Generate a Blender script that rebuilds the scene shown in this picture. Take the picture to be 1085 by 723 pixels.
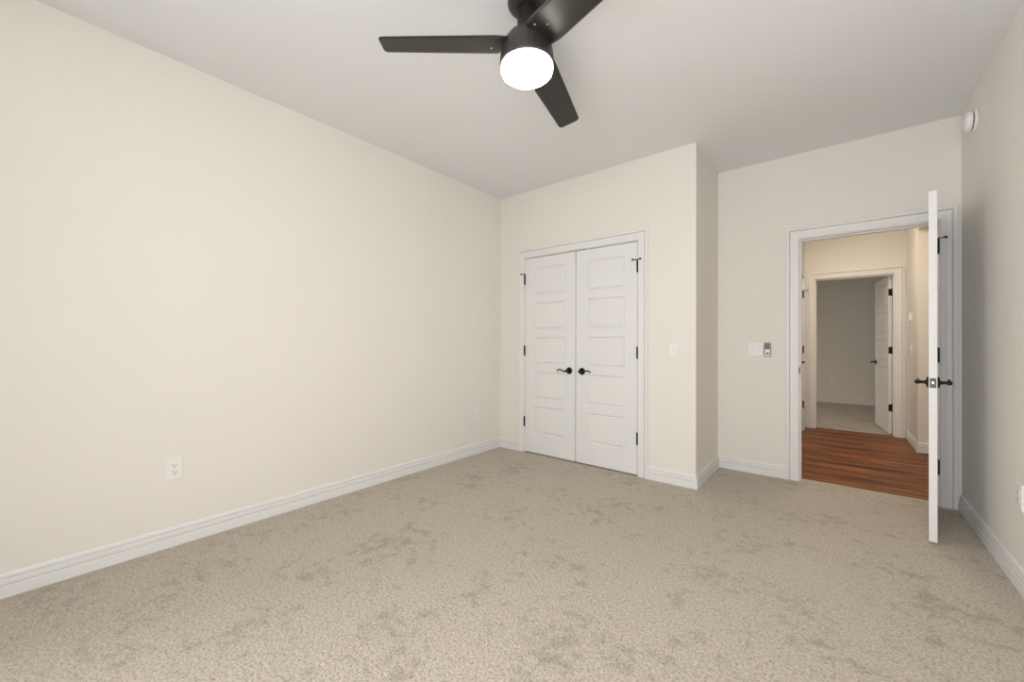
import bpy, bmesh, math
from mathutils import Vector, Matrix

# ------------------------------------------------------------------ camera, sky, lights, exposure
S = bpy.context.scene
COL = S.collection
for o in list(bpy.data.objects):
    bpy.data.objects.remove(o, do_unlink=True)

CAM = Vector((2.92409, 0.0, 1.15637))
FWD = Vector((-0.62962197, 0.77689141, 0.00398898))
RGT = Vector((0.77690165, 0.62961419, 0.00313088))
UPV = Vector((7.916e-05, -5.0703e-03, 9.99987e-01))
cam_data = bpy.data.cameras.new('camera')
cam_data.sensor_fit = 'HORIZONTAL'
cam_data.sensor_width = 36.0
cam_data.lens = 426.11 * 36.0 / 1085.0
cam_data.clip_start = 0.05
cam = bpy.data.objects.new('camera', cam_data)
COL.objects.link(cam)
M3 = Matrix((RGT, UPV, -FWD)).transposed()
cam.matrix_world = Matrix.Translation(CAM) @ M3.to_4x4()
S.camera = cam

S.view_settings.view_transform = 'Standard'
S.view_settings.look = 'None'
S.view_settings.gamma = 1.0
S.view_settings.use_curve_mapping = False
S.view_settings.exposure = 0.07

W = bpy.data.worlds.new('daylight_sky')
S.world = W
W.use_nodes = True
W.node_tree.nodes['Background'].inputs['Color'].default_value = (0.86, 0.93, 1.0, 1)
W.node_tree.nodes['Background'].inputs['Strength'].default_value = 1.0


def area_light(name, loc, rot, sx, sy, watts, color):
    d = bpy.data.lights.new(name, 'AREA')
    d.shape = 'RECTANGLE'
    d.size, d.size_y = sx, sy
    d.energy = watts
    d.color = color
    o = bpy.data.objects.new(name, d)
    o.location = loc
    o.rotation_euler = rot
    COL.objects.link(o)
    return o


R90 = math.pi / 2
YF = -0.60          # window wall behind the camera
# daylight entering through the big window behind the camera (faces +y)
area_light('window_daylight', (2.70, YF - 0.14, 1.30), (R90, 0, 0), 1.6, 2.1, 52, (1.0, 1.0, 1.0))
# fill light at an added, unseen left-wall window, brightens the right side (faces +x)
area_light('side_window_fill', (-0.14, -0.31, 1.45), (R90, 0, -R90), 0.48, 1.7, 40, (1.0, 1.0, 1.0))
# warm ceiling lamp of the hallway and daylight of the room beyond
area_light('hall_lamp', (2.80, 5.35, 2.70), (0, 0, 0), 0.5, 0.9, 18, (1.0, 0.85, 0.67))
area_light('alcove_lamp', (4.4, 5.2, 2.38), (0, 0, 0), 0.3, 0.3, 2.0, (1.0, 0.86, 0.76))
area_light('far_room_daylight', (0.55, 8.3, 1.2), (R90 - 0.75, 0, -R90), 1.3, 1.0, 18, (1.0, 0.94, 0.86))

# ------------------------------------------------------------------ materials
def nodes_of(name):
    m = bpy.data.materials.new(name)
    m.use_nodes = True
    nt = m.node_tree
    return m, nt, nt.nodes['Principled BSDF']


def N(nt, typ, **kw):
    n = nt.nodes.new(typ)
    for k, v in kw.items():
        if k in n.inputs:
            n.inputs[k].default_value = v
        else:
            setattr(n, k, v)
    return n


def plain(name, rgb, rough=0.5, metal=0.0, var=0.03, scale=30.0, bump=0.0, bscale=200.0, dist=0.001, spec=0.5):
    m, nt, p = nodes_of(name)
    L = nt.links.new
    tc = N(nt, 'ShaderNodeTexCoord')
    nz = N(nt, 'ShaderNodeTexNoise', Scale=scale, Detail=3.0)
    L(tc.outputs['Object'], nz.inputs['Vector'])
    r = N(nt, 'ShaderNodeValToRGB')
    r.color_ramp.elements[0].position = 0.3
    r.color_ramp.elements[1].position = 0.7
    r.color_ramp.elements[0].color = (*[c * (1 - var) for c in rgb], 1)
    r.color_ramp.elements[1].color = (*[min(1, c * (1 + var)) for c in rgb], 1)
    L(nz.outputs['Fac'], r.inputs['Fac'])
    L(r.outputs['Color'], p.inputs['Base Color'])
    p.inputs['Roughness'].default_value = rough
    p.inputs['Metallic'].default_value = metal
    p.inputs['Specular IOR Level'].default_value = spec
    if bump > 0:
        n2 = N(nt, 'ShaderNodeTexNoise', Scale=bscale, Detail=2.0)
        L(tc.outputs['Object'], n2.inputs['Vector'])
        b = N(nt, 'ShaderNodeBump', Strength=bump, Distance=dist)
        L(n2.outputs['Fac'], b.inputs['Height'])
        L(b.outputs['Normal'], p.inputs['Normal'])
    return m


M_WALL = plain('cream_wall_paint', (0.865, 0.835, 0.78), 0.75, var=0.008, scale=1.5, bump=0.12, bscale=260, dist=0.001, spec=0.25)
M_CEIL = plain('white_ceiling_paint', (0.855, 0.863, 0.88), 0.85, var=0.006, scale=1.2, bump=0.12, bscale=220, dist=0.001, spec=0.2)
M_TRIM = plain('white_trim_paint', (0.86, 0.855, 0.845), 0.38, var=0.006, scale=4.0, spec=0.4)
M_DOOR = plain('white_door_paint', (0.855, 0.85, 0.84), 0.42, var=0.008, scale=3.0, bump=0.05, bscale=120, dist=0.0005, spec=0.4)
M_PLATE = plain('white_plastic', (0.90, 0.89, 0.87), 0.3, var=0.004)
M_PLATE2 = plain('ivory_plastic', (0.86, 0.835, 0.79), 0.32, var=0.004)
M_BRONZE = plain('dark_bronze', (0.018, 0.015, 0.013), 0.38, metal=0.6, var=0.15, scale=60)
M_SLOT = plain('dark_slot', (0.03, 0.028, 0.026), 0.6)
M_STEEL = plain('bright_steel', (0.75, 0.74, 0.72), 0.25, metal=1.0)
M_GREY = plain('grey_plastic', (0.23, 0.22, 0.21), 0.4)
M_GREYD = plain('dark_grey_plastic', (0.11, 0.105, 0.10), 0.45)
M_FAN = plain('matte_black_metal', (0.030, 0.027, 0.024), 0.42, var=0.06, scale=80, spec=0.5)
M_BLADE = plain('black_brown_blade', (0.022, 0.0195, 0.017), 0.36, var=0.12, scale=14, bump=0.15, bscale=60, dist=0.0006, spec=0.5)
M_FRAME = plain('white_window_vinyl', (0.85, 0.85, 0.85), 0.35)


def mat_globe():
    m, nt, p = nodes_of('glowing_opal_glass')
    p.inputs['Base Color'].default_value = (0.95, 0.93, 0.9, 1)
    p.inputs['Roughness'].default_value = 0.3
    p.inputs['Emission Color'].default_value = (1.0, 0.94, 0.86, 1)
    p.inputs['Emission Strength'].default_value = 22.0
    return m


M_GLOBE = mat_globe()


def mat_glass():
    m, nt, p = nodes_of('clear_window_glass')
    L = nt.links.new
    nt.nodes.remove(p)
    out = [n for n in nt.nodes if n.type == 'OUTPUT_MATERIAL'][0]
    tr = N(nt, 'ShaderNodeBsdfTransparent')
    gl = N(nt, 'ShaderNodeBsdfGlossy', Roughness=0.02)
    fr = N(nt, 'ShaderNodeFresnel', IOR=1.25)
    mx = N(nt, 'ShaderNodeMixShader')
    L(fr.outputs[0], mx.inputs[0])
    L(tr.outputs[0], mx.inputs[1])
    L(gl.outputs[0], mx.inputs[2])
    L(mx.outputs[0], out.inputs['Surface'])
    return m


M_GLASS = mat_glass()


def mat_carpet():
    m, nt, p = nodes_of('beige_cut_pile_carpet')
    L = nt.links.new
    tc = N(nt, 'ShaderNodeTexCoord')
    mp = N(nt, 'ShaderNodeMapping')
    L(tc.outputs['Object'], mp.inputs['Vector'])
    V = mp.outputs['Vector']
    # distort coordinates so tufts look like twisted yarn
    dz = N(nt, 'ShaderNodeTexNoise', Scale=60.0, Detail=2.0)
    L(V, dz.inputs['Vector'])
    mix = N(nt, 'ShaderNodeVectorMath', operation='MULTIPLY_ADD')
    L(dz.outputs['Color'], mix.inputs[0])
    mix.inputs[1].default_value = (0.012, 0.012, 0.0)
    L(V, mix.inputs[2])
    tuft = N(nt, 'ShaderNodeTexVoronoi', Scale=125.0)
    L(mix.outputs['Vector'], tuft.inputs['Vector'])
    fine = N(nt, 'ShaderNodeTexNoise', Scale=85.0, Detail=6.0, Roughness=0.88)
    L(V, fine.inputs['Vector'])
    # brushed nap: small ragged islands, gathered in looser regions
    nap = N(nt, 'ShaderNodeTexNoise', Scale=15.0, Detail=7.0, Roughness=0.66, Distortion=0.2)
    L(V, nap.inputs['Vector'])
    reg = N(nt, 'ShaderNodeTexNoise', Scale=2.6, Detail=4.0, Roughness=0.6)
    L(V, reg.inputs['Vector'])
    nm = N(nt, 'ShaderNodeMath', operation='MULTIPLY_ADD')
    L(reg.outputs['Fac'], nm.inputs[0])
    nm.inputs[1].default_value = 0.75
    L(nap.outputs['Fac'], nm.inputs[2])
    napr = N(nt, 'ShaderNodeValToRGB')
    napr.color_ramp.elements[0].position = 0.66
    napr.color_ramp.elements[1].position = 0.84
    napr.color_ramp.elements[0].color = (0.70, 0.69, 0.675, 1)
    napr.color_ramp.elements[1].color = (1, 1, 1, 1)
    L(nm.outputs['Value'], napr.inputs['Fac'])
    fr = N(nt, 'ShaderNodeValToRGB')
    e = fr.color_ramp.elements
    e[0].position = 0.38
    e[0].color = (0.20, 0.162, 0.118, 1)
    e[1].position = 0.60
    e[1].color = (0.71, 0.63, 0.517, 1)
    k = e.new(0.475)
    k.color = (0.54, 0.469, 0.375, 1)
    L(fine.outputs['Fac'], fr.inputs['Fac'])
    mul = N(nt, 'ShaderNodeMix', data_type='RGBA', blend_type='MULTIPLY')
    mul.inputs[0].default_value = 1.0
    L(fr.outputs['Color'], mul.inputs[6])
    L(napr.outputs['Color'], mul.inputs[7])
    L(mul.outputs[2], p.inputs['Base Color'])
    p.inputs['Roughness'].default_value = 0.95
    p.inputs['Specular IOR Level'].default_value = 0.1
    p.inputs['Sheen Weight'].default_value = 0.25
    p.inputs['Sheen Roughness'].default_value = 0.6
    add = N(nt, 'ShaderNodeMath', operation='SUBTRACT')
    L(fine.outputs['Fac'], add.inputs[0])
    L(tuft.outputs['Distance'], add.inputs[1])
    b1 = N(nt, 'ShaderNodeBump', Strength=0.8, Distance=0.006)
    L(add.outputs['Value'], b1.inputs['Height'])
    L(b1.outputs['Normal'], p.inputs['Normal'])
    return m


M_CARPET = mat_carpet()


def mat_wood():
    m, nt, p = nodes_of('red_brown_plank_floor')
    L = nt.links.new
    tc = N(nt, 'ShaderNodeTexCoord')
    br = N(nt, 'ShaderNodeTexBrick', Scale=1.0)
    br.offset = 0.37
    br.inputs['Brick Width'].default_value = 1.2
    br.inputs['Row Height'].default_value = 0.127
    br.inputs['Mortar Size'].default_value = 0.0012
    br.inputs['Mortar Smooth'].default_value = 0.2
    br.inputs['Bias'].default_value = 0.0
    br.inputs['Color1'].default_value = (0.17, 0.060, 0.019, 1)
    br.inputs['Color2'].default_value = (0.32, 0.122, 0.040, 1)
    br.inputs['Mortar'].default_value = (0.07, 0.025, 0.012, 1)
    L(tc.outputs['Object'], br.inputs['Vector'])
    mp = N(nt, 'ShaderNodeMapping')
    mp.inputs['Scale'].default_value = (0.9, 15.0, 1.0)
    L(tc.outputs['Object'], mp.inputs['Vector'])
    gr = N(nt, 'ShaderNodeTexNoise', Scale=1.6, Detail=6.0, Roughness=0.6, Distortion=0.5)
    L(mp.outputs['Vector'], gr.inputs['Vector'])
    gc = N(nt, 'ShaderNodeValToRGB')
    gc.color_ramp.elements[0].position = 0.36
    gc.color_ramp.elements[0].color = (0.30, 0.27, 0.23, 1)
    gc.color_ramp.elements[1].position = 0.64
    gc.color_ramp.elements[1].color = (1.55, 1.45, 1.3, 1)
    L(gr.outputs['Fac'], gc.inputs['Fac'])
    mul = N(nt, 'ShaderNodeMix', data_type='RGBA', blend_type='MULTIPLY')
    mul.inputs[0].default_value = 1.0
    L(br.outputs['Color'], mul.inputs[6])
    L(gc.outputs['Color'], mul.inputs[7])
    L(mul.outputs[2], p.inputs['Base Color'])
    p.inputs['Roughness'].default_value = 0.45
    p.inputs['Specular IOR Level'].default_value = 0.3
    b = N(nt, 'ShaderNodeBump', Strength=0.25, Distance=0.001)
    L(gr.outputs['Fac'], b.inputs['Height'])
    L(b.outputs['Normal'], p.inputs['Normal'])
    return m


M_WOOD = mat_wood()

# ------------------------------------------------------------------ mesh helpers
class MB:
    """collects shapes, then becomes ONE mesh object"""
    def __init__(s):
        s.v, s.f, s.smooth = [], [], []

    def add(s, vs, fs, smooth=False):
        o = len(s.v)
        s.v += [tuple(p) for p in vs]
        for f in fs:
            s.f.append([i + o for i in f])
            s.smooth.append(smooth)

    def box(s, x0, x1, y0, y1, z0, z1, M=None):
        vs = [Vector((x, y, z)) for z in (z0, z1) for y in (y0, y1) for x in (x0, x1)]
        if M:
            vs = [M @ q for q in vs]
        s.add(vs, [(0, 2, 3, 1), (4, 5, 7, 6), (0, 1, 5, 4), (2, 6, 7, 3), (0, 4, 6, 2), (1, 3, 7, 5)])

    def lathe(s, prof, n=40, M=None, smooth=True, cap=True):
        """prof: (r, z) list turned about +z"""
        vs, fs = [], []
        for r, z in prof:
            for i in range(n):
                a = 2 * math.pi * i / n
                vs.append(Vector((r * math.cos(a), r * math.sin(a), z)))
        for j in range(len(prof) - 1):
            for i in range(n):
                k = (i + 1) % n
                fs.append((j * n + i, j * n + k, (j + 1) * n + k, (j + 1) * n + i))
        if M:
            vs = [M @ q for q in vs]
        s.add(vs, fs, smooth)
        if cap:
            s.add(vs[:n], [tuple(range(n))[::-1]])
            s.add(vs[-n:], [tuple(range(n))])

    def tube(s, pts, rad, n=14, M=None, flat=1.0):
        """swept round (or flattened) bar through pts with a radius per point"""
        pts = [Vector(p) for p in pts]
        if not hasattr(rad, '__len__'):
            rad = [rad] * len(pts)
        rings = []
        for i, p in enumerate(pts):
            t = (pts[min(i + 1, len(pts) - 1)] - pts[max(i - 1, 0)]).normalized()
            ref = Vector((0, 0, 1)) if abs(t.z) < 0.9 else Vector((0, 1, 0))
            u = t.cross(ref).normalized()
            w = u.cross(t).normalized()
            rings.append([p + rad[i] * (math.cos(2 * math.pi * k / n) * u + flat * math.sin(2 * math.pi * k / n) * w) for k in range(n)])
        vs = [q for r in rings for q in r]
        if M:
            vs = [M @ q for q in vs]
        fs = []
        for j in range(len(pts) - 1):
            for i in range(n):
                k = (i + 1) % n
                fs.append((j * n + i, j * n + k, (j + 1) * n + k, (j + 1) * n + i))
        s.add(vs, fs, True)
        s.add(vs[:n], [tuple(range(n))[::-1]])
        s.add(vs[-n:], [tuple(range(n))])

    def build(s, name, mat, parent=None, loc=None, bevel=0.0, segs=2, merge=True):
        bm = bmesh.new()
        bv = [bm.verts.new(p) for p in s.v]
        for f, sm in zip(s.f, s.smooth):
            try:
                fc = bm.faces.new([bv[i] for i in f])
                fc.smooth = sm
            except ValueError:
                pass
        if merge:
            bmesh.ops.remove_doubles(bm, verts=bm.verts, dist=1e-5)
        bmesh.ops.recalc_face_normals(bm, faces=bm.faces)
        me = bpy.data.meshes.new(name)
        bm.to_mesh(me)
        bm.free()
        me.materials.append(mat)
        o = bpy.data.objects.new(name, me)
        COL.objects.link(o)
        if parent:
            o.parent = parent
        if loc is not None:
            o.location = loc
        if bevel > 0:
            b = o.modifiers.new('bevel', 'BEVEL')
            b.width = bevel
            b.segments = segs
            b.limit_method = 'ANGLE'
            b.angle_limit = math.radians(40)
        return o


def tag(o, label, cat, group=None, kind=None):
    o['label'] = label
    o['category'] = cat
    if group:
        o['group'] = group
    if kind:
        o['kind'] = kind
    return o


def struct(o, label, cat):
    return tag(o, label, cat, kind='structure')


def empty(name, loc, rz=0.0):
    o = bpy.data.objects.new(name, None)
    o.empty_display_size = 0.1
    COL.objects.link(o)
    o.location = loc
    o.rotation_euler = (0, 0, rz)
    return o


def copy_tree(o, parent=None):
    c = o.copy()
    COL.objects.link(c)
    if parent:
        c.parent = parent
    for ch in list(o.children):
        copy_tree(ch, c)
    return c


# ------------------------------------------------------------------ room dimensions (metres)
XR = 3.594          # right wall
YC = 3.400          # closet wall
XN = 2.049          # outer corner of the closet
YE = 4.149          # entry wall
H = 2.756           # ceiling
YF = -2.70          # window wall behind the camera
WT = 0.12
YE2 = YE + WT
# closet opening / entry opening / far opening / hall-left opening
CO = (0.341, 1.575, 2.050)
EO = (2.656, 3.497, 2.050)
YH = 6.87           # hall end wall
YH2 = YH + 0.13
FO = (2.680, 3.474, 2.030)
XHL = 2.56          # hall left wall
HLO = (5.86, 6.605, 2.030)
XHR = 3.585         # hall right wall
YP = 6.05           # pink-lit pier face in the hall
YB = 10.1           # back wall of the room beyond


def wall_with_opening_y(name, x0, x1, y0, y1, z1, op, label, mat=M_WALL):
    m = MB()
    if op:
        a, b, t = op[:3]
        lo = op[3] if len(op) > 3 else 0.0
        m.box(x0, a, y0, y1, 0, z1)
        m.box(b, x1, y0, y1, 0, z1)
        m.box(a, b, y0, y1, t, z1)
        if lo > 0:
            m.box(a, b, y0, y1, 0, lo)
    else:
        m.box(x0, x1, y0, y1, 0, z1)
    return struct(m.build(name, mat, merge=False), label, 'wall')


# ---- floors
m = MB()
m.box(-WT, XR + WT, YF - WT, YE + 0.096, -0.06, 0.0)
struct(m.build('floor', M_CARPET), 'beige cut pile carpet covering the empty bedroom floor', 'floor')
m = MB()
m.box(XHL - WT, 5.4, YE + 0.096, YH + 0.10, -0.06, -0.004)
struct(m.build('floor_hall', M_WOOD), 'red brown plank floor of the hallway beyond the open door', 'floor')
m = MB()
m.box(0.4, 4.6, YH + 0.10, YB + 0.1, -0.06, 0.0)
struct(m.build('floor_far_room', M_CARPET), 'beige carpet of the dim room beyond the hallway', 'floor')

# ---- ceilings
m = MB()
m.box(-WT, XR + WT, YF - WT, YE2, H, H + 0.08)
struct(m.build('ceiling', M_CEIL), 'plain white bedroom ceiling that carries the black fan', 'ceiling')
m = MB()
m.box(XHL - WT, 5.4, YE2, YH, H, H + 0.08)
m.box(XHR + WT, 5.4, YE2, YP, 2.44, 2.50)
struct(m.build('ceiling_hall', M_CEIL), 'ceiling of the hallway beyond the open door', 'ceiling')
m = MB()
m.box(0.4, 4.6, YH, YB + 0.1, H, H + 0.08)
struct(m.build('ceiling_far_room', M_CEIL), 'ceiling of the dim room beyond the hallway', 'ceiling')

# ---- bedroom walls
m = MB()
m.box(-WT, 0, YF - WT, -0.55, 0, H)
m.box(-WT, 0, -0.07, YE2, 0, H)
m.box(-WT, 0, -0.55, -0.07, 0, 0.58)
m.box(-WT, 0, -0.55, -0.07, 2.32, H)
struct(m.build('wall_left', M_WALL, merge=False), 'long bare cream wall on the left of the bedroom', 'wall')
m = MB()
m.box(XR, XR + WT, YF - WT, YE2, 0, H)
struct(m.build('wall_right', M_WALL), 'cream wall on the right behind the open white door', 'wall')
wall_with_opening_y('wall_closet', 0, XN, YC, YC + WT, H, CO, 'cream wall around the white double closet doors')
m = MB()
m.box(XN - WT, XN, YC + WT, YE, 0, H)
struct(m.build('wall_niche', M_WALL), 'narrow shaded cream return wall beside the closet', 'wall')
wall_with_opening_y('wall_entry', 0, XR, YE, YE2, H, EO, 'cream wall around the doorway to the hall')
WIN = (1.88, 3.52, 2.38, 0.22)
wall_with_opening_y('wall_front', 0, XR, YF - WT, YF, H, WIN, 'cream window wall behind the viewer')

# ---- window behind the viewer
m = MB()
a, b, t, lo = WIN
for (x0, x1, z0, z1) in ((a, a + .05, lo, t), (b - .05, b, lo, t), (a, b, lo, lo + .05), (a, b, t - .05, t), ((a + b) / 2 - .03, (a + b) / 2 + .03, lo, t)):
    m.box(x0, x1, YF - 0.08, YF - 0.03, z0, z1)
win = struct(m.build('window_1', M_FRAME, merge=False), 'white framed window behind the viewer', 'window')
m = MB()
m.box(a + .05, (a + b) / 2 - .03, YF - 0.058, YF - 0.052, lo + .05, t - .05)
m.build('pane', M_GLASS, win)
m = MB()
m.box((a + b) / 2 + .03, b - .05, YF - 0.058, YF - 0.052, lo + .05, t - .05)
m.build('pane', M_GLASS, win)

m = MB()  # added side window, out of view, holds the fill for the right wall
for (y0, y1, z0, z1) in ((-0.55, -0.50, 0.58, 2.32), (-0.12, -0.07, 0.58, 2.32), (-0.55, -0.07, 0.58, 0.63), (-0.55, -0.07, 2.27, 2.32), (-0.55, -0.07, 1.43, 1.47)):
    m.box(-0.08, -0.03, y0, y1, z0, z1)
win = struct(m.build('window_2_added', M_FRAME, merge=False), 'white framed side window, added out of view for the fill light', 'window')
for z0, z1 in ((0.63, 1.43), (1.47, 2.27)):
    m = MB()
    m.box(-0.058, -0.052, -0.50, -0.12, z0, z1)
    m.build('pane', M_GLASS, win)

# ---- hallway and far room walls
m = MB()
m.box(XHL - WT, XHL, YE2, HLO[0], 0, H)
m.box(XHL - WT, XHL, HLO[1], YH, 0, H)
m.box(XHL - WT, XHL, HLO[0], HLO[1], HLO[2], H)
struct(m.build('wall_hall_left', M_WALL, merge=False), 'left hallway wall seen at a grazing angle', 'wall')
m = MB()
m.box(XHR, XHR + WT, YP, YH, 0, H)
m.box(XHR, XHR + WT, YE2, YP, 2.37, H)
struct(m.build('wall_hall_right', M_WALL, merge=False), 'right hallway wall with two small wall controls', 'wall')
m = MB()
m.box(XHR + WT, 5.4, YP, YP + WT, 0, H)
struct(m.build('wall_hall_alcove', M_WALL), 'wall face of the side passage off the hallway', 'wall')
m = MB()
m.box(5.4, 5.52, YE2, YP + WT, 0, H)
m.box(XR + WT, 5.4, YE2 - WT, YE2, 0, H)
struct(m.build('wall_passage', M_WALL, merge=False), 'end walls of the side passage off the hallway', 'wall')
wall_with_opening_y('wall_hall_end', 0.4, 4.6, YH, YH2, H, FO, 'warm lit end wall of the hallway above the far doorway')
m = MB()
m.box(0.4, 4.6, YB, YB + 0.1, 0, H)
m.box(0.3, 0.4, YH, YB + 0.1, 0, H)
m.box(4.6, 4.7, YH, YB + 0.1, 0, H)
struct(m.build('wall_far_room', M_WALL, merge=False), 'dim cream walls of the room beyond the hallway', 'wall')

# ------------------------------------------------------------------ trim: baseboards and casings
BASE = [(0, 0), (.0145, 0), (.0145, .0475), (.0135, .050), (.0050, .0520), (.0045, .0530), (.0120, .0600), (.0126, .0620),
        (.0124, .0790), (.0115, .0810), (.0040, .0825), (.0036, .0835), (.0092, .0895), (.0092, .0960), (.0070, .1030), (.0040, .1080), (.002, .1095), (0, .1095)]


def sweep_path(mb, path, prof):
    """prof (offset to the right of travel, height) swept along an XY polyline with mitred corners"""
    P = [Vector((p[0], p[1])) for p in path]
    dirs = [(P[i + 1] - P[i]).normalized() for i in range(len(P) - 1)]
    rn = lambda d: Vector((d.y, -d.x))
    rows = []
    for i, p in enumerate(P):
        if i == 0:
            o = rn(dirs[0])
        elif i == len(P) - 1:
            o = rn(dirs[-1])
        else:
            n0, n1 = rn(dirs[i - 1]), rn(dirs[i])
            b = (n0 + n1).normalized()
            o = b / b.dot(n0)
        rows.append([Vector((p.x + o.x * u, p.y + o.y * u, z)) for u, z in prof])
    n = len(prof)
    vs = [q for r in rows for q in r]
    fs = [(j * n + i, j * n + (i + 1) % n, (j + 1) * n + (i + 1) % n, (j + 1) * n + i) for j in range(len(P) - 1) for i in range(n)]
    mb.add(vs, fs)
    mb.add(rows[0], [tuple(range(n))])
    mb.add(rows[-1], [tuple(range(n))[::-1]])


def baseboard(name, path, label):
    m = MB()
    sweep_path(m, path, BASE)
    return struct(m.build(name, M_TRIM), label, 'baseboard')


CW = 0.088
baseboard('baseboard_left', [(0, YF), (0, YC), (CO[0] - .004 - CW + .01, YC)], 'white grooved baseboard along the long left wall')
baseboard('baseboard_closet', [(CO[1] + CW - .004, YC), (XN, YC), (XN, YE), (EO[0] + .012 - CW, YE)], 'white grooved baseboard around the closet corner and niche')
baseboard('baseboard_right', [(XR, YE - .001), (XR, YF)], 'white grooved baseboard along the right wall behind the door')
baseboard('baseboard_front', [(XR - .015, YF), (.015, YF)], 'white baseboard under the window behind the viewer')
m = MB()
sweep_path(m, [(5.38, YP), (XHR, YP), (XHR, YH - .016)][::-1], BASE)
struct(m.build('baseboard_hall', M_TRIM), 'white baseboard wrapping the hallway corner by the side passage', 'baseboard')
baseboard('baseboard_hall_left', [(XHL, YE2), (XHL, HLO[0] - CW)], 'white baseboard along the left hallway wall')
baseboard('baseboard_far_room', [(0.42, YB), (4.58, YB)], 'white baseboard of the dim room beyond the hallway')

# casing profile: u = distance outward from the opening edge, d = projection from the wall
CAS = [(0.0, 0), (0.0, .008), (.003, .0115), (.010, .0125), (.030, .0115), (.034, .0115), (.036, .0135), (.050, .0150), (.0570, .0150), (.0585, .0045), (.0600, .0040),
       (.0660, .0175), (.068, .0195), (.084, .0195), (.0875, .017), (CW, 0)]


def casing(name, a, b, top, place, label, reveal=0.004):
    """U-shaped mitred casing; place(s, d, z) maps along-wall / off-wall / height to the world"""
    a, b, top = a - reveal, b + reveal, top + reveal
    m = MB()
    rows = []
    for (sx, sz, ox, oz) in ((a, 0, -1, 0), (a, top, -1, 1), (b, top, 1, 1), (b, 0, 1, 0)):
        rows.append([Vector(place(sx + ox * u, d, sz + oz * u)) for u, d in CAS])
    n = len(CAS)
    vs = [q for r in rows for q in r]
    fs = [(j * n + i, j * n + (i + 1) % n, (j + 1) * n + (i + 1) % n, (j + 1) * n + i) for j in range(3) for i in range(n)]
    m.add(vs, fs)
    m.add(rows[0], [tuple(range(n))])
    m.add(rows[-1], [tuple(range(n))[::-1]])
    return struct(m.build(name, M_TRIM), label, 'door casing')


casing('trim_1', CO[0], CO[1], CO[2], lambda s, d, z: (s, YC - d, z), 'white moulded casing framing the double closet doors')
casing('trim_2', EO[0] + .016, EO[1] - .013, EO[2] - .012, lambda s, d, z: (s, YE - d, z), 'white moulded casing framing the doorway to the hall')
casing('trim_3', FO[0], FO[1], FO[2], lambda s, d, z: (s, YH - d, z), 'white moulded casing around the far doorway at the hall end')
casing('trim_4', HLO[0], HLO[1], HLO[2], lambda s, d, z: (XHL + d, s, z), 'white casing of the closed door on the left hall wall')
casing('trim_5', EO[0], EO[1], EO[2], lambda s, d, z: (s, YE2 + d, z), 'white casing on the hall side of the bedroom doorway')


def jamb_y(name, a, b, top, y0, y1, th, stop, label):
    m = MB()
    m.box(a, a + th, y0, y1, 0, top)
    m.box(b - th, b, y0, y1, 0, top)
    m.box(a + th, b - th, y0, y1, top - th, top)
    if stop:
        s0, s1 = stop
        k = .011
        m.box(a + th, a + th + k, s0, s1, 0, top - th - k)
        m.box(b - th - k, b - th, s0, s1, 0, top - th - k)
        m.box(a + th, b - th, s0, s1, top - th - k, top - th)
    return struct(m.build(name, M_TRIM, merge=False), label, 'door jamb')


jamb_y('trim_6', EO[0], EO[1], EO[2], YE, YE2, .016, (YE + .045, YE + .085), 'white jamb lining the doorway to the hall')
jamb_y('trim_7', FO[0], FO[1], FO[2], YH, YH2, .004, (YH + .04, YH + .08), 'white jamb lining the far doorway at the hall end')
jamb_y('trim_8', CO[0], CO[1], CO[2], YC + .001, YC + WT, .003, None, 'white jamb lining the closet opening')

# ------------------------------------------------------------------ panelled door leaves
def leaf_mesh(w, h, t, stile=.118, x_sign=1):
    """local: x 0..w along the leaf, y 0 (front) .. t (back), z 0..h; five moulded panels on both faces"""
    m = MB()
    ph, pitch, z0 = .281, .3595, .203
    zs = [z0 + i * pitch for i in range(5)]
    loops = [(0, 0), (.0010, .0015), (.0095, .0120), (.0125, .0120), (.0220, .0020), (.0250, .0010)]
    for (y, dy) in ((0.0, 1), (t, -1)):
        P = lambda x, z, d=0: Vector((x, y + dy * d, z))
        q = lambda x0, x1, za, zb: m.add([P(x0, za), P(x1, za), P(x1, zb), P(x0, zb)], [(0, 1, 2, 3)])
        q(0, stile, 0, h)
        q(w - stile, w, 0, h)
        prev = 0
        for z in zs:
            q(stile, w - stile, prev, z)
            prev = z + ph
        q(stile, w - stile, prev, h)
        for z in zs:
            rings = []
            for ins, d in loops:
                x0, x1, za, zb = stile + ins, w - stile - ins, z + ins, z + ph - ins
                rings.append([P(x0, za, d), P(x1, za, d), P(x1, zb, d), P(x0, zb, d)])
            for r0, r1 in zip(rings, rings[1:]):
                for i in range(4):
                    k = (i + 1) % 4
                    m.add([r0[i], r0[k], r1[k], r1[i]], [(0, 1, 2, 3)])
            m.add(rings[-1], [(0, 1, 2, 3)])
    m.add([(0, 0, 0), (0, t, 0), (0, t, h), (0, 0, h)], [(0, 1, 2, 3)])
    m.add([(w, 0, 0), (w, t, 0), (w, t, h), (w, 0, h)], [(0, 1, 2, 3)])
    m.add([(0, 0, 0), (w, 0, 0), (w, t, 0), (0, t, 0)], [(0, 1, 2, 3)])
    m.add([(0, 0, h), (w, 0, h), (w, t, h), (0, t, h)], [(0, 1, 2, 3)])
    return m


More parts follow.
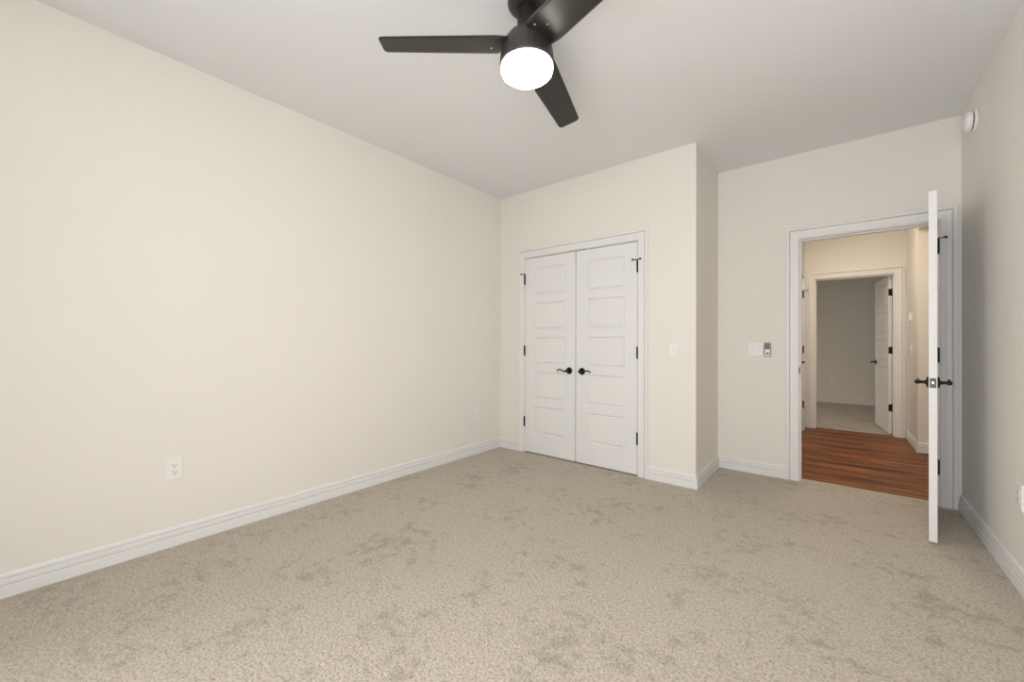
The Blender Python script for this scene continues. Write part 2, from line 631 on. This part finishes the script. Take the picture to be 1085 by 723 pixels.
def lever_handle(parent, x, y, z, ny, dx, length=.112, curl=1.0):
    """lever on a leaf: outward normal (0, ny, 0), lever points to +-x"""
    m = MB()
    prof = [(.009, .008), (.013, .012), (.0095, .020), (.009, .034), (.0125, .042), (.0135, .050), (.011, .057), (.004, .060)]
    rot = Matrix.Rotation(-R90 * ny, 4, 'X')
    m.lathe(prof, 20, rot)
    f = length / .112
    pts = [(0, .050, 0), (.014, .050, -.002), (.028, .0495, -.0045), (.042, .049, -.003), (.056, .0485, .003), (.070, .048, .009),
           (.082, .0475, .0115), (.094, .047, .0095), (.103, .0465, .004), (.110, .046, -.003), (.112, .0455, -.006)]
    rad = [.010, .0085, .0070, .0062, .0060, .0060, .0060, .0060, .0062, .0068, .0035]
    m.tube([(p[0] * dx * f, p[1] * ny, p[2] * curl) for p in pts], rad, 12)
    hd = m.build('door_handle', M_BRONZE, parent, (x, y, z))
    r = MB()
    r.lathe([(.033, 0), (.0335, .003), (.031, .008), (.024, .0105), (.014, .012), (.0, .0125)], 32, rot, cap=False)
    r.build('rosette', M_BRONZE, hd)
    return hd


def hinge(parent, x, y, z, leaf_box=None, stop=None, length=.096, r=.0088):
    m = MB()
    m.lathe([(.0035, -length / 2 - .006), (r, -length / 2 - .002), (r, length / 2 + .002), (.0035, length / 2 + .006)], 14)
    for k in (-.3, -.1, .1, .3):
        m.lathe([(r + .0006, k * length - .0008), (r + .0006, k * length + .0008)], 14)
    if leaf_box:
        m.box(*leaf_box, -length / 2 + .002, length / 2 - .002)
    o = m.build('hinge', M_BRONZE, parent, (x, y, z))
    if stop:
        (sx, sy), (tx, ty) = stop
        s = MB()
        s.tube([(0, 0, length / 2 + .009), (sx, sy, length / 2 + .009)], .0038, 8)
        s.lathe([(.009, 0), (.009, .005), (.006, .012)], 12, Matrix.Translation((sx, sy, length / 2 + .009)) @ Vector((0, 0, 1)).rotation_difference(Vector((sx, sy, 0))).to_matrix().to_4x4())
        if tx or ty:
            s.tube([(0, 0, length / 2 + .009), (tx, ty, length / 2 + .009)], .0038, 8)
            s.lathe([(.009, 0), (.009, .005), (.006, .012)], 12, Matrix.Translation((tx, ty, length / 2 + .009)) @ Vector((0, 0, 1)).rotation_difference(Vector((tx, ty, 0))).to_matrix().to_4x4())
        s.lathe([(.0085, length / 2 + .0055), (.0085, length / 2 + .0125)], 12)
        s.build('hinge_pin_stop', M_BRONZE, o)
    return o


DH = 2.032
LW = 0.6072
# closet leaves, front face just inside the wall plane
d1 = leaf_mesh(LW, DH - .004, .035).build('door_1', M_DOOR, None, (CO[0] + .006, YC + .001, .012), bevel=.0012, segs=1)
struct(d1, 'left leaf of the white double closet doors', 'door')
lever_handle(d1, LW - .066, 0, .872, -1, -1)
for z, st in ((1.812, ((-.030, -.018), (0, 0))), (1.060, None), (.313, None)):
    hinge(d1, -.003, -.0055, z, stop=st)
c = MB()
c.box(LW - .085, LW - .030, .003, .030, DH - .004, DH + .0015)
c.build('ball_catch', M_BRONZE, d1)

d2 = leaf_mesh(LW, DH - .004, .035).build('door_2', M_DOOR, None, (CO[1] - .006 - LW, YC + .001, .012), bevel=.0012, segs=1)
struct(d2, 'right leaf of the white double closet doors', 'door')
lever_handle(d2, .066, 0, .872, -1, 1)
for z, st in ((1.812, ((-.030, -.024), (.030, -.022))), (1.060, None), (.313, None)):
    hinge(d2, LW + .003, -.0055, z, stop=st)
c = MB()
c.box(.015, .100, .003, .030, DH - .004, DH + .0015)
c.build('ball_catch', M_BRONZE, d2)

# open bedroom door: local x runs from the hinge outwards to the latch edge, front (room) face at y = 0
PW = 0.813
ang = math.radians(82.57)
d3 = leaf_mesh(PW, DH, .035)
# mirror so that the leaf lies along -x, room face at y=0, thickness to +y
d3.v = [(-x - .004, y + .004, z) for (x, y, z) in d3.v]
d3 = d3.build('door_3', M_DOOR, None, (EO[1] - .019, YE - .004, .012), bevel=.0012, segs=1)
d3.rotation_euler = (0, 0, ang)
struct(d3, 'white bedroom door standing open edge on to the viewer', 'door')
zl = .918
lever_handle(d3, -PW + .062, .004, zl, -1, 1)
lever_handle(d3, -PW + .062, .039, zl, 1, 1)
c = MB()
c.box(-PW - .0052, -PW - .0035, .0085, .0345, zl - .028, zl + .028)
lp = c.build('latch_plate', M_GREYD, d3, bevel=.0006)
c = MB()
c.box(-PW - .012, -PW - .0045, .0165, .0275, zl - .006, zl + .010)
c.build('latch_bolt', M_STEEL, lp, bevel=.002)
for z, st in ((1.842, ((-.010, -.036), (0, 0))), (1.066, None), (.266, None)):
    hinge(d3, 0, 0, z, leaf_box=(-.0055, -.0035, .004, .034), stop=st, length=.098)

# far door, hinged on the right jamb of the far doorway, opened into the room beyond
d4 = leaf_mesh(.79, 2.012, .035)
d4.v = [(-x - .003, -y - .004, z) for (x, y, z) in d4.v]
d4 = d4.build('door_4', M_DOOR, None, (FO[1] - .012, YH2 + .002, .012), bevel=.0012, segs=1)
d4.rotation_euler = (0, 0, math.radians(-84))
struct(d4, 'white panelled door standing open inside the room beyond the hall', 'door')
lever_handle(d4, -.79 + .062, -.039, .885, -1, 1)
lever_handle(d4, -.79 + .062, -.004, .885, 1, 1)
for z in (1.80, 1.062, .33):
    hinge(d4, 0, 0, z, leaf_box=(-.005, -.0015, -.038, -.004), length=.09)

# closed door in the left hall wall
d5 = leaf_mesh(HLO[1] - HLO[0] - .008, 2.015, .035, stile=.11)
d5.v = [(-y, x, z) for (x, y, z) in d5.v]
d5 = d5.build('door_5', M_DOOR, None, (XHL - .002, HLO[0] + .004, .008), bevel=.0012, segs=1)
struct(d5, 'closed white door on the left side of the hallway', 'door')
m = MB()
m.lathe([(.032, 0), (.032, .006), (.012, .012), (.010, .034), (.0125, .046), (.008, .056)], 20, Matrix.Rotation(R90, 4, 'Y'))
m.tube([(.05, 0, 0), (.05, .03, -.003), (.049, .07, .006), (.047, .105, 0)], [.009, .0065, .006, .006], 10)
m.build('door_handle', M_BRONZE, d5, (0, .062, .925))
for z, st in ((1.803, ((.045, .020), (0, 0))), (1.070, None), (.337, None)):
    hinge(d5, .006, HLO[1] - HLO[0] - .004, z, stop=st, length=.086)

# strike plate on the latch jamb of the bedroom doorway
m = MB()
m.box(0, .0025, -.028, .016, -.030, .030)
m.box(-.003, .0025, -.034, -.028, -.014, .014)
tag(m.build('strike_plate', M_BRONZE, None, (EO[0] + .0162, YE + .025, .93), bevel=.0008), 'small dark strike plate on the left jamb of the bedroom doorway', 'strike plate')

# ------------------------------------------------------------------ wall plates (local: x along wall, y = 0 wall plane, -y into the room)
def plate_mesh(w, h, t=.0065):
    m = MB()
    b = .004
    front = [(-w / 2 + b, -t, -h / 2 + b), (w / 2 - b, -t, -h / 2 + b), (w / 2 - b, -t, h / 2 - b), (-w / 2 + b, -t, h / 2 - b)]
    mid = [(-w / 2, -t * .5, -h / 2), (w / 2, -t * .5, -h / 2), (w / 2, -t * .5, h / 2), (-w / 2, -t * .5, h / 2)]
    back = [(x, 0, z) for x, _, z in mid]
    for A, B_ in ((front, mid), (mid, back)):
        for i in range(4):
            k = (i + 1) % 4
            m.add([A[i], A[k], B_[k], B_[i]], [(0, 1, 2, 3)])
    m.add(front, [(0, 1, 2, 3)])
    m.add(back, [(0, 1, 2, 3)])
    return m


def screw_on(m, x, z, y):
    m.lathe([(.0032, 0), (.0032, .0008), (.0, .0012)], 12, Matrix.Translation((x, y, z)) @ Matrix.Rotation(R90, 4, 'X'), cap=False)


def receptacle(parent, z, y0):
    m = MB()
    n = 28
    pts = []
    for i in range(n):
        a = 2 * math.pi * i / n
        pts.append((.0172 * math.cos(a), max(-.0135, min(.0135, .0172 * math.sin(a)))))
    vs = [(x, y0 - .0022, zz) for x, zz in pts] + [(x, y0, zz) for x, zz in pts]
    m.add(vs, [tuple(range(n))] + [(i, (i + 1) % n, n + (i + 1) % n, n + i) for i in range(n)])
    r = m.build('receptacle', M_PLATE, parent, (0, 0, z))
    s = MB()
    yy = y0 - .0022
    s.box(-.0078, -.0052, yy - .0004, yy + .001, .0005, .0095)
    s.box(.0050, .0074, yy - .0004, yy + .001, .0015, .0085)
    s.lathe([(.0030, 0), (.0030, .0014), (.0, .0014)], 14, Matrix.Translation((0, yy + .001, -.0066)) @ Matrix.Rotation(R90, 4, 'X'), cap=False)
    s.build('slots', M_SLOT, r)


def outlet(loc, rz, label, group='power outlets low on the walls'):
    t = empty('power_outlet', loc, rz)
    tag(t, label, 'outlet', group)
    m = plate_mesh(.078, .124)
    screw_on(m, 0, 0, -.0065)
    m.build('cover_plate', M_PLATE, t)
    receptacle(t, .0195, -.0063)
    receptacle(t, -.0195, -.0063)
    return t


o1 = outlet((0, .570, .433), -R90 + math.pi, 'white duplex power outlet low on the near part of the left wall')
o1.rotation_euler.z = R90
for loc, rz, lab in (((0, 3.027, .402), R90, 'white power outlet low on the left wall near the closet corner'),
                     ((XR, 2.990, .437), -R90, 'white power outlet low on the right wall beside the open door'),
                     ((2.851, YB, .439), 0.0, 'power outlet low on the dim far wall of the room beyond the hall')):
    c = copy_tree(o1)
    c.location = loc
    c.rotation_euler.z = rz
    c['label'] = lab


def toggle(parent, x, up):
    m = MB()
    m.box(-.0052, .0052, -.0078, -.0060, -.0120, .0120)
    g = m.build('switch_slot', M_PLATE2, parent, (x, 0, 0), bevel=.0005)
    k = MB()
    s = 1 if up else -1
    k.add([(-.0042, -.0072, -.004), (.0042, -.0072, -.004), (.0042, -.0072, .005), (-.0042, -.0072, .005),
           (-.0034, -.019, s * .0085 - .003), (.0034, -.019, s * .0085 - .003), (.0034, -.019, s * .0085 + .003), (-.0034, -.019, s * .0085 + .003)],
          [(0, 1, 2, 3), (4, 5, 6, 7), (0, 1, 5, 4), (1, 2, 6, 5), (2, 3, 7, 6), (3, 0, 4, 7)])
    k.build('toggle', M_PLATE, g, bevel=.0006)


def switch(name, loc, rz, xs, w, label, ups):
    t = empty(name, loc, rz)
    tag(t, label, 'light switch', 'toggle light switches on the walls')
    m = plate_mesh(w, .124)
    for x in xs:
        screw_on(m, x, .030, -.0065)
        screw_on(m, x, -.030, -.0065)
    m.build('cover_plate', M_PLATE, t)
    for x, u in zip(xs, ups):
        toggle(t, x, u)
    return t


switch('light_switch', (1.876, YC, 1.098), 0, (0,), .078, 'white single toggle light switch between the closet doors and the wall corner', (True,))
switch('light_switch', (2.356, YE, 1.105), 0, (-.023, .023), .122, 'white two toggle light switch left of the doorway to the hall', (True, False))
switch('light_switch', (XHR, 6.505, 1.105), -R90, (0,), .076, 'white light switch on the hallway wall, the lower of two controls', (True,))

# fan remote in its wall cradle, beside the double switch
t = empty('fan_remote', (2.4455, YE, 1.105))
tag(t, 'small grey and white fan remote in a wall cradle right of the two toggle switch', 'remote control')
m = MB()
m.box(-.0235, .0235, -.006, 0, -.060, .060)
m.box(-.0235, -.0200, -.020, -.006, -.060, .040)
m.box(.0200, .0235, -.020, -.006, -.060, .040)
m.box(-.0200, .0200, -.020, -.006, -.060, -.0565)
m.build('cradle', M_GREY, t, merge=False)
m = MB()
m.box(-.0190, .0190, -.018, -.0065, -.056, .058)
b = m.build('remote_body', M_PLATE, t, bevel=.002)
m = MB()
m.box(-.0175, .0175, -.0196, -.0178, .000, .056)
f = m.build('button_panel', M_GREY, t, bevel=.0008)
for (x, z, w, h) in ((-.008, .043, .010, .008), (.008, .043, .010, .008), (-.008, .026, .010, .008), (.008, .026, .010, .008), (0, .009, .026, .006)):
    m = MB()
    m.box(-w / 2, w / 2, -.0212, -.0194, -h / 2, h / 2)
    m.build('button', M_GREYD, f, (x, 0, z), bevel=.001)
m = MB()
m.lathe([(.0105, 0), (.0105, .0022), (.008, .003), (0, .003)], 24, Matrix.Translation((.001, -.0176, -.036)) @ Matrix.Rotation(R90, 4, 'X') @ Matrix.Diagonal((1, .7, 1, 1)), cap=False)
m.build('button', M_SLOT, t)['label'] = 'dark oval button'

# wall control in the hall
t = empty('wall_control', (XHR, 6.503, 1.472), -R90)
tag(t, 'small white raised control box on the hallway wall above the light switch', 'wall control')
m = MB()
m.box(-.034, .034, -.008, 0, -.050, .050)
m.build('back_plate', M_PLATE, t, bevel=.002)
m = MB()
m.box(-.030, .030, -.026, -.008, -.046, .046)
m.build('cover', M_PLATE, t, bevel=.004)

# smoke detector high on the right wall
t = empty('smoke_detector', (XR, 3.785, 2.562), -R90)
t.scale = (.93, .93, .93)
tag(t, 'round white smoke detector high on the right wall near the corner', 'smoke detector')
RX = Matrix.Rotation(R90, 4, 'X')
m = MB()
m.lathe([(.076, 0), (.076, .006), (.072, .011), (.055, .013)], 48, RX)
m.build('base_plate', M_PLATE, t)
m = MB()
m.lathe([(.056, .012), (.056, .018)], 48, RX)
m.build('vent_gap', M_SLOT, t)['label'] = 'dark vent gap'
m = MB()
m.lathe([(.060, .0175), (.066, .019), (.067, .030), (.064, .041), (.055, .049), (.040, .0525), (.0, .0535)], 48, RX, cap=False)
m.lathe([(.060, .0175), (0, .0175)], 48, RX, cap=False)
m.build('cover', M_PLATE, t)
m = MB()
m.lathe([(.011, 0), (.011, .003), (.009, .0045), (0, .0045)], 20, Matrix.Translation((0, -.052, .0)) @ RX, cap=False)
m.build('test_button', M_PLATE2, t)

# ------------------------------------------------------------------ ceiling fan
FX, FY = 1.796, 1.496
fan = empty('ceiling_fan', (FX, FY, H))
tag(fan, 'black three blade ceiling fan with a lit round white light', 'ceiling fan')
z_ = lambda z: z - H
m = MB()
m.lathe([(.090, z_(2.756)), (.091, z_(2.744)), (.089, z_(2.732)), (.081, z_(2.721)), (.066, z_(2.714)), (.052, z_(2.712)), (.046, z_(2.712))], 48)
m.build('canopy', M_FAN, fan)
m = MB()
m.lathe([(.046, z_(2.716)), (.046, z_(2.622)), (.050, z_(2.619)), (.052, z_(2.610)), (.050, z_(2.600)), (.050, z_(2.585))], 40)
m.build('downrod', M_FAN, fan)
m = MB()
m.lathe([(.030, z_(2.606)), (.056, z_(2.602)), (.074, z_(2.593)), (.092, z_(2.576)), (.106, z_(2.554)), (.116, z_(2.528)), (.1225, z_(2.500)),
         (.1258, z_(2.472)), (.1268, z_(2.456)), (.1258, z_(2.4485)), (.1222, z_(2.4455)), (.115, z_(2.4455))], 64)
hs = m.build('motor_housing', M_FAN, fan)
m = MB()
m.lathe([(.1160, z_(2.4480)), (.1195, z_(2.4440)), (.1212, z_(2.434)), (.1208, z_(2.425)), (.1165, z_(2.414)), (.106, z_(2.4055)), (.085, z_(2.3990)),
         (.055, z_(2.3955)), (.0, z_(2.3945))], 64, cap=False)
m.lathe([(.1160, z_(2.4480)), (0, z_(2.4480))], 64, cap=False)
m.build('light_globe', M_GLOBE, fan)['label'] = 'glowing white glass light'
for (a, z) in ((math.radians(-100), 2.525), (math.radians(-35), 2.505), (math.radians(-50), 2.482), (math.radians(-38), 2.482)):
    m = MB()
    r = .1235 if z < 2.51 else .1205
    m.lathe([(.0040, 0), (.0040, .0016), (.002, .003), (0, .003)], 12, Matrix.Translation((r * math.cos(a), r * math.sin(a), z_(z))) @ Matrix.Rotation(a, 4, 'Z') @ Matrix.Rotation(R90, 4, 'Y'), cap=False)
    m.build('screw', M_BRONZE, hs)

def blade_mesh():
    """local x along the blade from the fan axis; tapered, pitched, slightly cupped at the root, rounded tip corners"""
    Rt = .6595
    m = MB()
    ns, nw, th = 36, 14, .0075
    top, bot = [], []
    s0 = .085
    cr = .018
    for i in range(ns + 1):
        u = i / ns
        s = s0 + (Rt - s0) * (1 - (1 - u) ** 1.35)
        w = .173 + (.128 - .173) * s / .66
        if s < .16:
            w *= .86 + .14 * math.sin((s - s0) / (.16 - s0) * R90)
        pit = math.radians(-(10.97 + 1.43 * (.66 - s) / .66))
        cup = .014 * max(0, 1 - (s - s0) / .22) ** 2
        rt, rb = [], []
        for j in range(nw + 1):
            f = -1 + 2 * j / nw
            ww = w / 2 * f
            ss = s
            # slanted tip with rounded corners
            back = Rt - s
            if back < cr:
                q = math.sqrt(max(0, cr * cr - (cr - back) ** 2))
                lim = w / 2 - cr + q
                ww = max(-lim, min(lim, ww))
            ss = s + (.0045 + f * .0025) * (s / Rt) ** 2
            zc = .0627 * (.66 - s) - cup * (1 - f * f) + .001 * (1 - f * f) * (s / Rt)
            y = ww * math.cos(pit)
            z = ww * math.sin(pit) + zc
            edge = 1 - abs(f) ** 6 * .55
            rt.append(Vector((ss, y, z + th / 2 * edge)))
            rb.append(Vector((ss, y, z - th / 2 * edge)))
        top.append(rt)
        bot.append(rb)
    def grid(rows):
        n = nw + 1
        m.add([q for r in rows for q in r], [(i * n + j, i * n + j + 1, (i + 1) * n + j + 1, (i + 1) * n + j) for i in range(ns) for j in range(nw)], True)
    grid(top)
    grid(bot)
    for j in range(nw):
        for i in (0, ns):
            m.add([top[i][j], top[i][j + 1], bot[i][j + 1], bot[i][j]], [(0, 1, 2, 3)])
    for i in range(ns):
        for j in (0, nw):
            m.add([top[i][j], top[i + 1][j], bot[i + 1][j], bot[i][j]], [(0, 1, 2, 3)])
    return m


blade0 = blade_mesh().build('blade', M_BLADE, fan, (0, 0, z_(2.5067)))
sc = MB()
sc.lathe([(.0045, 0), (.0045, .0018), (.0025, .003), (0, .003)], 12, Matrix.Rotation(math.pi, 4, 'X'), cap=False)
for (x, f) in ((.165, -.15), (.122, -.60)):
    # on the bottom face of the blade
    w_ = .173 + (.128 - .173) * x / .66
    y = f * w_ / 2
    pit = math.radians(-(10.97 + 1.43 * (.66 - x) / .66))
    s_ = sc.build('screw', M_STEEL, blade0)
    s_.location = (x, y * math.cos(pit), .0627 * (.66 - x) + y * math.sin(pit) - .0032 - .014 * max(0, 1 - (x - .085) / .22) ** 2 * (1 - f * f))
a0 = 223.63
blade0.rotation_euler = (0, 0, math.radians(a0))
for k in (1, 2):
    bl = copy_tree(blade0, fan)
    bl.rotation_euler = (0, 0, math.radians(a0 - 120 * k))
